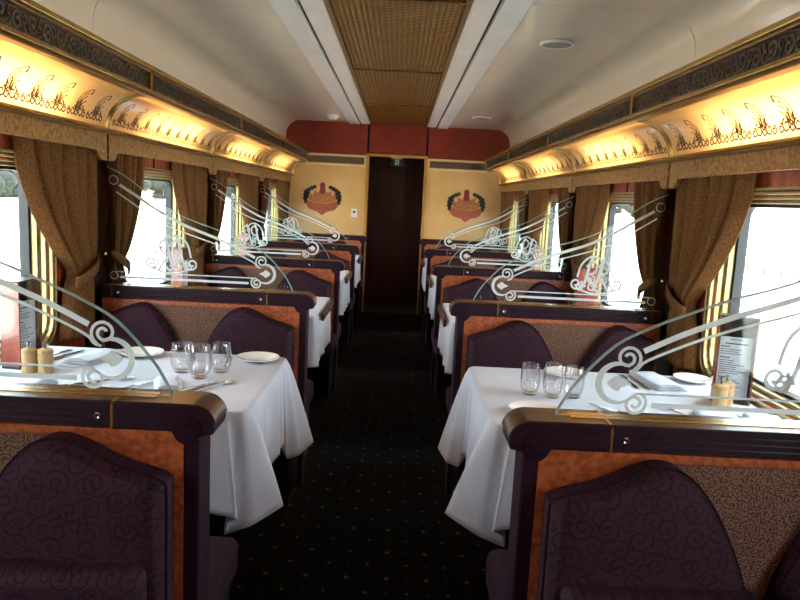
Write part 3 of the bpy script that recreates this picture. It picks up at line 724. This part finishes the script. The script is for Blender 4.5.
def make_bench(sg, facing, lab, detail=True):
    """facing -1: sitter looks towards the camera side (cushions on the -y face). local y=0 at board face"""
    root = thing('bench_seat', lab, 'bench')
    def P(a): return sg*(a-0.85)
    q = facing
    A1 = 1.265
    def cushion(outl, name):
        # pillowed slab: rings inset towards the front
        n = len(outl); cx = sum(p[0] for p in outl)/n; cz = sum(p[1] for p in outl)/n
        rings = [(0.0,0.0),(0.0,0.040),(0.003,0.056),(0.010,0.069),(0.019,0.077),(0.032,0.0815),(0.06,0.0855),(0.10,0.0885),(0.15,0.0905),(0.22,0.0915)]
        vs = []; fs = []
        nrm = []
        for i in range(n):
            a = outl[i-1]; b = outl[(i+1) % n]; dx, dz = b[0]-a[0], b[1]-a[1]; d = math.hypot(dx,dz) or 1
            nrm.append((dz/d, -dx/d))
        ar = sum(outl[i][0]*outl[(i+1) % n][1]-outl[(i+1) % n][0]*outl[i][1] for i in range(n))
        s = 1 if ar < 0 else -1
        for (ins, dep) in rings:
            for i in range(n):
                p = outl[i]
                if ins <= 0.02:
                    u, v = p[0]+s*nrm[i][0]*ins, p[1]+s*nrm[i][1]*ins
                else:
                    k = 1-min(0.98, ins*3.2); u, v = cx+(p[0]-cx)*k, cz+(p[1]-cz)*k
                vs.append((P(u), q*(0.001+dep), v))
        R = len(rings)
        for r_ in range(R-1):
            for i in range(n):
                j = (i+1) % n; fs.append((r_*n+i, r_*n+j, (r_+1)*n+j, (r_+1)*n+i))
        fs.append(tuple(range(n))); fs.append(tuple((R-1)*n+i for i in range(n)))
        o = MB().add(vs, fs).build(name, 'plum', root, smooth=True, sharp=60)
        mb = MB(); mb.tube([(P(p[0]), q*0.050, p[1]) for p in outl]+[(P(outl[0][0]), q*0.050, outl[0][1])], 0.003, 6, cap=False)
        mb.build('piping', 'plumplain', o, smooth=True)
        return o
    top = smooth_pts([(0.402,0.62),(0.402,0.765),(0.408,0.790),(0.435,0.803),(0.511,0.826),(0.575,0.857),(0.635,0.874),(0.69,0.856),(0.745,0.795),(0.80,0.695),(0.835,0.60),(0.85,0.50)],4)
    outl = [(0.402,0.45)]+top+[(0.852,0.45)]
    cushion(outl, 'backrest'); cushion([(min(1.74-p[0],1.262),p[1]) for p in reversed(outl)], 'backrest')
    MB().prism([(P(a),z) for a, z in ((0.62,0.45),(0.62,0.866),(1.12,0.866),(1.12,0.45))], *sorted((q*0.001,q*0.012))).build('back_panel','speckle',root,bevel=0.003)
    # lumbar roll and seat
    for a0, a1 in ((0.43,0.845),(0.895,1.262)):
        MB().box(*sorted((P(a0),P(a1))), *sorted((q*0.06,q*0.150)), 0.465, 0.63).build('lower_cushion','plum',root,smooth=True,bevel=0.03,seg=4)
    MB().box(*sorted((P(0.352),P(A1))), *sorted((q*0.002,q*0.33)), 0.32, 0.435).build('seat_cushion','plumplain',root,smooth=True,bevel=0.03,seg=4)
    MB().box(*sorted((P(0.37),P(A1))), *sorted((q*0.01,q*0.29)), 0.05, 0.32).build('base','dark',root,bevel=0.004)
    for yy in (0.08, 0.26):
        mb = MB(); mb.lathe([(0,0),(0.018,0),(0.018,0.012),(0.012,0.05),(0,0.05)],0,0,12)
        o = mb.build('foot','brass',root,smooth=True); o.location = (P(0.385), q*yy, 0.0)
    return root
BO = ['nearest', 'second', 'third', 'fourth', 'end-wall']
for sg in (-1, 1):
    dv = None; bn = None; bf = None
    for k in range(5):
        lab = DLAB[k] % SIDE[sg]
        if k == 4: o = make_divider(sg, False, lab)
        elif dv is None: o = dv = make_divider(sg, True, lab)
        else: o = copy_tree(dv); o['label'] = lab
        o.location = (sg*0.85, YD(k), 0)
        lab = 'purple scroll-patterned bench against camera side of the %s divider, %s of the aisle' % (BO[k], SIDE[sg])
        if bn is None: o = bn = make_bench(sg, -1, lab)
        else: o = copy_tree(bn); o['label'] = lab
        o['group'] = 'purple dining benches'
        o.location = (sg*0.85, YD(k)-0.008, 0)
        if k < 4:
            lab = 'purple bench hidden behind the %s divider facing the end wall, %s of the aisle' % (BO[k], SIDE[sg])
            if bf is None: o = bf = make_bench(sg, 1, lab)
            else: o = copy_tree(bf); o['label'] = lab
            o['group'] = 'purple dining benches'
            o.location = (sg*0.85, YD(k)+0.102, 0)

# ------------------------------------------------------------------ tables and cloths
TZ = 0.745
def make_table(sg, bar, lab):
    root = thing('dining_table', lab, 'table', group='dining tables')
    def P(a): return sg*(a-0.85)
    MB().box(*sorted((P(0.38),P(1.325))), -0.36, 0.36, TZ-0.035, TZ-0.006).build('tabletop','railcap',root,bevel=0.004)
    MB().lathe([(0.035,0.03),(0.03,0.3),(0.03,TZ-0.035)],0,0,16).build('pedestal','dark',root,smooth=True)
    MB().lathe([(0.0,0.0),(0.19,0.0),(0.19,0.015),(0.05,0.035),(0,0.035)],0,0,24).build('foot_plate','dark',root,smooth=True)
    if bar:
        MB().box(*sorted((P(0.335),P(0.352))), -0.30, 0.30, TZ-0.040, TZ+0.004).build('edge_bar','railcap',root,bevel=0.005)
    return root
def make_cloth(sg, lab, seed, plain=False):
    """origin at table centre, floor level"""
    rnd = random.Random(seed)
    a0, a1, hy, rc = 0.366, 1.335, 0.375, 0.035
    per = []          # (a, y, na, ny, dist to corner, kind)
    NE = 120
    def seg_pts(p, q2, n, nrm, kind):
        for i in range(n):
            t = i/n; per.append((p[0]+(q2[0]-p[0])*t, p[1]+(q2[1]-p[1])*t, nrm[0], nrm[1], kind, t))
    # start at wall near corner, go along near edge to the aisle, round, along aisle edge, round, far edge to the wall
    seg_pts((a1,-hy),(a0+rc,-hy),NE,(0,-1),'near')
    for i in range(9):
        g = math.radians(270-90*i/8); per.append((a0+rc+rc*math.cos(g), -hy+rc+rc*math.sin(g), math.cos(g), math.sin(g), 'c1', i/8))
    seg_pts((a0,-hy+rc),(a0,hy-rc),NE,(-1,0),'aisle')
    for i in range(9):
        g = math.radians(180-90*i/8); per.append((a0+rc+rc*math.cos(g), hy-rc+rc*math.sin(g), math.cos(g), math.sin(g), 'c2', i/8))
    seg_pts((a0+rc,hy),(a1,hy),NE,(0,1),'far'); per.append((a1,hy,0,1,'far',1.0))
    n = len(per); c1 = (a0+rc*0.3,-hy+rc*0.3); c2 = (a0+rc*0.3,hy-rc*0.3)
    vs = []; fs = []
    TT = TZ+0.0
    rows = [('top',0.0),('top',0.5),('top',0.9)]
    cxa = 0.85
    base = []
    # hem control points round a corner: (w, towards the aisle, towards the short side, drop)
    j_ = 0.01*math.sin(seed*2.3)
    HEM = [(-0.32,0.0,0.020,0.306),(-0.22,0.0,0.030,0.308),(-0.15,0.020,0.025,0.306),(-0.105,0.040,0.050,0.303),(-0.070,0.056,0.066,0.302),(-0.050,0.000,0.030,0.335),(-0.030,-0.028,0.018,0.378),(-0.008,0.030,0.030,0.345),(0.022,0.112+j_,-0.015,0.305),(0.055,0.080,-0.045,0.300),(0.09,0.0,-0.028,0.292),(0.13,0.012,-0.01,0.296),(0.20,0.020,0.0,0.306),(0.26,0.012,0.012,0.310)]
    HEM2 = [(-0.32,0.0,0.020,0.312),(-0.20,0.0,0.020,0.315),(-0.10,0.0,0.03,0.32),(-0.05,0.02,0.05,0.335),(-0.01,0.085,0.030,0.340),(0.03,0.112-j_,-0.020,0.330),(0.065,0.075,-0.050,0.362),(0.10,0.030,-0.040,0.375),(0.125,-0.004,-0.015,0.325),(0.145,0.018,-0.010,0.306),(0.20,0.016,0.0,0.306),(0.26,0.012,0.012,0.310)]
    if plain:
        HEM = [(h[0], h[1]*0.12, max(0.004,h[2]*0.15), 0.285) for h in HEM]; HEM2 = [(h[0], h[1]*0.12, max(0.004,h[2]*0.15), 0.285) for h in HEM2]
    # skirt rows
    NR = 16
    grid = []
    for r_ in range(3):
        k = (0.02,0.5,0.96)[r_]
        grid.append([(cxa+(p[0]-cxa)*k, p[1]*k, TT) for p in per])
    grid.append([(p[0]-p[2]*0.006, p[1]-p[3]*0.006, TT) for p in per])
    grid.append([(p[0]-p[2]*0.001, p[1]-p[3]*0.001, TT-0.003) for p in per])
    for j in range(1, NR+1):
        t = j/NR; row = []
        for p in per:
            if p[0] <= a0+rc+1e-6 and p[4] != 'near' and p[4] != 'far':
                sy = -1 if p[1] < 0 else 1; w_ = hy-abs(p[1])
                if p[4] in ('c1','c2'): w_ = rc*0.0+(0.03*(2*(p[5] if p[4] == 'c1' else 1-p[5])-1))
                else: w_ = max(0.03, w_)
            else:
                sy = -1 if p[4] == 'near' else 1; w_ = -max(0.03, p[0]-a0)
            H = HEM if sy < 0 else HEM2
            if w_ <= H[0][0]: sa, so, dr = 0.0, H[0][2], H[0][3]
            elif w_ >= H[-1][0]: sa, so, dr = 0.0, H[-1][2], H[-1][3]
            else:
                for q0, q1 in zip(H[:-1], H[1:]):
                    if q0[0] <= w_ <= q1[0]:
                        e = (w_-q0[0])/(q1[0]-q0[0]); e = e*e*(3-2*e)
                        sa, so, dr = [q0[m]+(q1[m]-q0[m])*e for m in (1,2,3)]; break
            tt = 0.012*(1 if t > 0.03 else 0)+t**0.85
            wav = 0.008*math.sin(w_*17+seed*2) if abs(w_) > 0.2 else 0.0
            # sa = outward towards the aisle, so = outward along the short side
            if abs(w_) > 0.2 and w_ > 0: da, dy = so+wav, 0.0
            elif w_ < -0.2: da, dy = 0.0, so+wav
            else: da, dy = sa, so
            if w_ > 0.2: pass
            if p[0] > 1.15: dy *= 0.3
            drop = dr*t
            a_ = p[0]-da*tt; y_ = p[1]+sy*dy*tt
            row.append((min(a_,1.34), y_, TT-0.004-drop))
        grid.append(row)
    for row in grid:
        for v in row: vs.append((sg*(v[0]-0.85), v[1], v[2]))
    for r_ in range(len(grid)-1):
        for i in range(n-1): fs.append((r_*n+i, r_*n+i+1, (r_+1)*n+i+1, (r_+1)*n+i))
        if r_ < 3: fs.append((r_*n+n-1, r_*n, (r_+1)*n, (r_+1)*n+n-1))
    fs.append(tuple(range(n)))
    o = MB().add(vs, fs).build('tablecloth','cloth',None,smooth=True,sharp=0,solid=0.002)
    tag(o, lab, 'tablecloth', 'white tablecloths')
    return o
TO = ['first', 'second', 'third', 'fourth']
YT = {}
for sg in (-1, 1):
    t0 = None; t1 = None
    for k in range(4):
        yc = YD(k)+0.955; YT[(sg,k)] = yc
        o = make_table(sg, k > 0, 'dining table under a white cloth, %s from the camera, %s of the aisle' % (TO[k], SIDE[sg])) if k < 2 else copy_tree(t1)
        o['label'] = 'dining table under a white cloth, %s from the camera, %s of the aisle' % (TO[k], SIDE[sg])
        if k == 1: t1 = o
        o.location = (sg*0.85, yc, 0)
        cobj = make_cloth(sg, 'white linen cloth draped over the %s table, %s of the aisle' % (TO[k], SIDE[sg]), 1.3*k+sg, k > 0)
        cobj.location = (sg*0.85, yc, 0)

# ------------------------------------------------------------------ tableware on the first tables
ZT = TZ+0.0015
def tumbler(x, y, hgt, rad, lab):
    o = thing('tumbler', lab, 'glass', (x, y, ZT), group='stemless glasses')
    prof = [(0.0,0.0),(0.62,0.0),(0.74,0.03),(0.92,0.25),(1.0,0.45),(0.96,0.72),(0.84,1.0)]
    inn = [(0.81,1.0),(0.93,0.72),(0.965,0.45),(0.88,0.26),(0.70,0.12),(0.4,0.085),(0.0,0.08)]
    p1 = [(r*rad, z*hgt) for r, z in prof]; p2 = [(r*rad, z*hgt) for r, z in inn]
    MB().lathe(p1+p2,0,0,28).build('bowl','tumbler',o,smooth=True,sharp=50)
    return o
def plate(x, y, r, lab):
    o = tag(MB().lathe([(0,0.004),(r*0.55,0.004),(r*0.62,0.008),(r*0.96,0.016),(r,0.018),(r*0.99,0.014),(r*0.62,0.002),(r*0.55,0.0),(0,0.0)],0,0,40).build('side_plate','china',None,smooth=True), lab, 'plate', 'side plates')
    o.location = (x, y, ZT); return o
def napkin(x, y, rz, lab, wd=0.10, ln=0.20):
    o = thing('napkin', lab, 'napkin', (x, y, ZT), rz, 'folded napkins')
    for i in range(3):
        s = i*0.006
        mb = MB(); n = 8; vs = []; fs = []
        for a in range(n+1):
            for b in range(n+1):
                u = -wd/2+s+(wd-2*s)*a/n; v = -ln/2+s+(ln-s)*b/n
                vs.append((u, v, 0.003+i*0.0055+0.006*math.sin(PI*a/n)*(0.5+0.5*math.sin(b*1.1+i))))
        for a in range(n):
            for b in range(n): fs.append((a*(n+1)+b,(a+1)*(n+1)+b,(a+1)*(n+1)+b+1,a*(n+1)+b+1))
        mb.add(vs, fs).build('fold','cloth',o,smooth=True,solid=0.004)
    return o
def cutlery(kind, x, y, rz, lab):
    mb = MB(); n = 12
    if kind == 'fork':
        o = thing('fork', lab, 'fork', (x, y, ZT), rz, 'cutlery')
        h = [(0,-0.10,0.003),(0,-0.06,0.003),(0,0.0,0.005),(0,0.03,0.006)]; mb.tube(h,[0.006,0.005,0.003,0.003],8).build('handle','chrome',o,smooth=True)
        m2 = MB(); m2.prism([(-0.004,0.028),(0.004,0.028),(0.011,0.045),(0.011,0.055),(-0.011,0.055),(-0.011,0.045)],0.005,0.008,axis='z').build('head','chrome',o)
        for dx in (-0.0095,-0.003,0.003,0.0095): MB().box(dx-0.0015,dx+0.0015,0.055,0.095,0.005,0.0075).build('tine','chrome',o)
    elif kind == 'knife':
        o = thing('knife', lab, 'knife', (x, y, ZT), rz, 'cutlery')
        mb.tube([(0,-0.11,0.005),(0,-0.07,0.005),(0,0.0,0.005)],[0.006,0.0065,0.005],8).build('handle','chrome',o,smooth=True)
        MB().prism([(-0.006,0.0),(0.006,0.0),(0.010,0.03),(0.009,0.09),(0.0,0.115),(-0.005,0.09)],0.003,0.0055,axis='z').build('blade','chrome',o)
    else:
        o = thing('spoon', lab, 'spoon', (x, y, ZT), rz, 'cutlery')
        mb.tube([(0,-0.10,0.004),(0,-0.05,0.004),(0,0.04,0.006)],[0.006,0.004,0.003],8).build('handle','chrome',o,smooth=True)
        m2 = MB(); m2.prism([(0.018*math.cos(2*PI*i/16),0.065+0.028*math.sin(2*PI*i/16)) for i in range(16)],0.002,0.006,axis='z').build('bowl','chrome',o)
    return o
def mill(x, y, tall, lab):
    o = thing('pepper_mill', lab, 'mill', (x, y, ZT), group='wooden mills')
    MB().lathe([(0,0),(0.025,0),(0.026,0.01),(0.0235,0.03),(0.0255,0.052),(0.024,0.066),(0.0,0.066)],0,0,20).build('body','millwood',o,smooth=True)
    MB().lathe([(0.0235,0.066),(0.0255,0.069),(0.0255,0.08),(0.016,0.085),(0,0.085)],0,0,20).build('head','millwood',o,smooth=True)
    MB().lathe([(0,0.083),(0.006,0.083),(0.006,0.092),(0.010,0.096),(0.010,0.104),(0.004,0.108),(0,0.108)],0,0,14).build('metal_knob','chrome',o,smooth=True)
    return o
def menu_holder(x, y, rz, lab, ink=False):
    """upright open-fronted wooden case with a card in it; front faces local -y"""
    o = thing('menu_holder', lab, 'menu holder', (x, y, ZT), rz, 'menu holders')
    W, D, H = 0.128, 0.07, 0.305
    MB().box(-W/2,W/2,-D/2,D/2,0,0.012).build('foot','dark',o,bevel=0.002)
    MB().box(-W/2,W/2,D/2-0.008,D/2,0.012,H).build('back','holderwood',o)
    for s in (-1,1): MB().box(*sorted((s*W/2,s*(W/2-0.006))),-D/2,D/2-0.008,0.012,H).build('side','holderwood',o)
    MB().box(-W/2,W/2,-D/2,D/2,H,H+0.006).build('lid','dark',o,bevel=0.001)
    MB().box(-W/2+0.006,W/2-0.006,D/2-0.014,D/2-0.008,0.012,H).build('lining','dark',o)
    card = MB().box(-W/2+0.012,W/2-0.012,-D/2+0.018,-D/2+0.0205,0.02,0.235).build('menu_card','paper',o)
    mb = MB(); fn = lambda u, v, h: (u, -D/2+0.018-h, v); rn = random.Random(3)
    mb.ribbon([(-0.02,0.226),(0.02,0.226)],0.003,fn,0.0003); mb.ribbon([(-0.035,0.211),(0.038,0.211)],0.0045,fn,0.0003)
    z = 0.200
    for blk in (3,7,4):
        mb.ribbon([(-0.047,z),(-0.022+rn.random()*0.01,z)],0.004,fn,0.0003); z -= 0.010
        for i in range(blk):
            mb.ribbon([(-0.047,z),(-0.005+rn.random()*0.045,z)],0.0024,fn,0.0003); z -= 0.0078
        z -= 0.006
    mb.build('printing','ink',card)
    return o
# left table: centre (-0.85, YT)
yl = YT[(-1,0)]; yr = YT[(1,0)]
tumbler(-0.698, yl+0.062, 0.105, 0.044, 'round stemless glass farthest from the aisle on left first table')
tumbler(-0.615, yl-0.01, 0.118, 0.041, 'tall stemless glass in front of the other two on left first table')
tumbler(-0.565, yl+0.085, 0.108, 0.039, 'stemless glass nearest the aisle on left first table')
tumbler(0.545, yr-0.015, 0.110, 0.036, 'stemless glass nearest the aisle on right first table')
tumbler(0.618, yr-0.045, 0.122, 0.035, 'tall stemless glass between the other two on right first table')
tumbler(0.694, yr-0.03, 0.108, 0.037, 'stemless glass farthest from the aisle on right first table')
plate(-0.470, yl+0.285, 0.083, 'white side plate at far aisle corner of left first table')
plate(-0.925, yl+0.280, 0.083, 'white side plate beside the napkin on left first table')
plate(0.52, yr-0.245, 0.083, 'white side plate behind the near rail on right first table')
plate(1.245, yr+0.285, 0.072, 'white side plate beside the menu holder on right first table')
plate(0.74, yr+0.28, 0.083, 'white side plate behind the glasses on right first table')
napkin(-1.065, yl+0.19, math.radians(-16), 'folded white napkin before the window seat at far side of left table', 0.12, 0.22)
napkin(-0.685, yl-0.135, math.radians(20), 'folded white napkin at near aisle seat of left table', 0.09, 0.16)
napkin(-1.16, yl-0.19, math.radians(80), 'folded white napkin at near window seat of left table', 0.11, 0.22)
napkin(1.085, yr+0.235, math.radians(8), 'folded white napkin at far side of right table', 0.12, 0.24)
napkin(1.125, yr-0.20, math.radians(80), 'folded white napkin behind the near rail of right table', 0.10, 0.13)
napkin(1.27, yr-0.22, math.radians(80), 'folded white napkin nearest the window on right table', 0.10, 0.11)
cutlery('fork', -0.80, yl-0.19, math.radians(-28), 'steel fork behind the near rail of left table')
cutlery('fork', -1.225, yl+0.20, math.radians(-12), 'steel fork by the mills on left table')
cutlery('knife', -1.185, yl+0.20, math.radians(-12), 'steel knife by the mills on left table')
cutlery('knife', -0.99, yl-0.20, math.radians(-50), 'steel knife at near window seat of left table')
cutlery('spoon', -0.90, yl-0.12, math.radians(-50), 'steel spoon at near window seat of left table')
cutlery('knife', -0.595, yl-0.15, math.radians(-30), 'steel knife by the glasses on left table')
cutlery('spoon', -0.535, yl-0.12, math.radians(-30), 'steel spoon by the glasses on left table')
cutlery('fork', -0.585, yl+0.26, math.radians(10), 'steel fork left of the aisle-corner plate on left table')
cutlery('knife', 1.012, yr+0.225, math.radians(2), 'steel knife next to the napkin at far side of right table')
cutlery('fork', 0.975, yr+0.225, math.radians(2), 'steel fork next to the napkin at far side of right table')
cutlery('fork', 1.01, yr-0.18, math.radians(30), 'steel fork behind the near rail of right table')
cutlery('knife', 1.205, yr-0.20, math.radians(12), 'steel knife between the two near napkins of right table')
cutlery('knife', 0.80, yr-0.20, math.radians(40), 'steel knife under the glass curve of right table')
mill(-1.195, yl-0.042, True, 'pale wooden mill on the window side on left first table')
mill(-1.142, yl-0.036, True, 'pale wooden mill on the aisle side on left first table')
mill(1.186, yr-0.075, True, 'pale wooden mill on the aisle side on right first table')
mill(1.224, yr-0.040, True, 'pale wooden mill against the menu holder on right first table')
menu_holder(1.268, yr+0.02, math.radians(-21), 'open wooden menu holder showing its printed card on right first table')
menu_holder(-1.265, yl+0.045, math.radians(83), 'wooden menu holder by the window on left first table')
menu_holder(-1.225, YT[(-1,1)]-0.01, math.radians(83), 'wooden menu holder by the window on left second table')
menu_holder(-1.225, YT[(-1,2)]-0.01, math.radians(83), 'wooden menu holder by the window on left third table')
menu_holder(1.19, YT[(1,1)]-0.05, math.radians(180), 'wooden menu holder turned backwards on right second table')
menu_holder(1.225, YT[(1,2)]-0.01, math.radians(-83), 'wooden menu holder by the window on right third table')

# ------------------------------------------------------------------ outside
struct(MB().box(-500,500,-300,700,-1.6,-1.3).build('floor_outside','ground'))
def hill(sg):
    vs = []; fs = []; n = 40
    for i in range(n+1):
        y = -200+i*20; h = 7+3*math.sin(i*0.55+sg)+2*math.sin(i*1.3)
        vs += [(sg*180,y,-1.4),(sg*215,y,h*0.8),(sg*280,y,h*1.5),(sg*380,y,-1.4)]
    for i in range(n):
        for j in range(3): a = i*4+j; fs.append((a,a+4,a+5,a+1))
    struct(MB().add(vs, fs).build('trim_hill_%s' % SIDE[sg],'hill' if sg < 0 else 'hillpale',smooth=True,sharp=0))
hill(-1); hill(1)
def tree(x, y, h, lab):
    root = thing('gum_tree', lab, 'tree', (x, y, -1.3), group='trees seen through the windows')
    MB().tube([(0,0,0),(0.1,0.05,h*0.3),(0.0,0.1,h*0.6)],[0.22,0.16,0.08],8).build('trunk','bark',root,smooth=True)
    bm = bmesh.new()
    rn = random.Random(int(x*13+y*7))
    for i in range(16):
        m = Matrix.Translation((rn.uniform(-.45,.45)*h, rn.uniform(-.5,.5)*h, h*rn.uniform(0.05,0.75))) @ Matrix.Diagonal((1,1,0.75,1))
        bmesh.ops.create_icosphere(bm, subdivisions=3, radius=h*rn.uniform(0.13,0.22), matrix=m)
    for v in bm.verts:
        k = math.sin(v.co.x*5.1)*math.sin(v.co.y*4.7)*math.sin(v.co.z*5.5)
        v.co += v.normal*(0.22*k+rn.uniform(-0.12,0.12))
    me = bpy.data.meshes.new('crown'); bm.to_mesh(me); bm.free(); me.materials.append(MT['leaf'])
    o = bpy.data.objects.new('crown', me); C.objects.link(o); o.parent = root
rt_ = random.Random(11)
POS = ['first','second','third','fourth','fifth','sixth','seventh','eighth','ninth','tenth','eleventh','twelfth']
for i in range(12):
    tree(-60+rt_.uniform(-4,4), 70+i*15, rt_.uniform(8.5,11), 'grey-green gum tree beyond the left windows, %s from the camera along the row' % POS[i])
for i in range(3):
    tree(100+rt_.uniform(-8,8), 150+i*80, rt_.uniform(8,10), 'pale distant gum tree beyond the right windows, %s from the camera' % POS[i])
fn_ = thing('boundary_fence', 'low pink-brown boarded fence outside the right windows', 'fence', (18, 30, -1.3))
for i in range(16): MB().box(-0.05,0.05,-12+i*1.6,-10.46+i*1.6,0.05,0.30).build('fence_board','shed',fn_)
for i in range(17): MB().box(-0.09,0.09,-12.05+i*1.6,-11.9+i*1.6,0,0.36).build('fence_post','bark',fn_)
pl_ = thing('utility_pole', 'thin utility pole with crossarm far outside the nearest right window', 'pole', (33, 57, -1.3))
MB().tube([(0,0,0),(0,0,6.5)],[0.14,0.10],8).build('pole','bark',pl_,smooth=True)
MB().box(-0.9,0.9,-0.06,0.06,5.6,5.75).build('crossarm','bark',pl_)
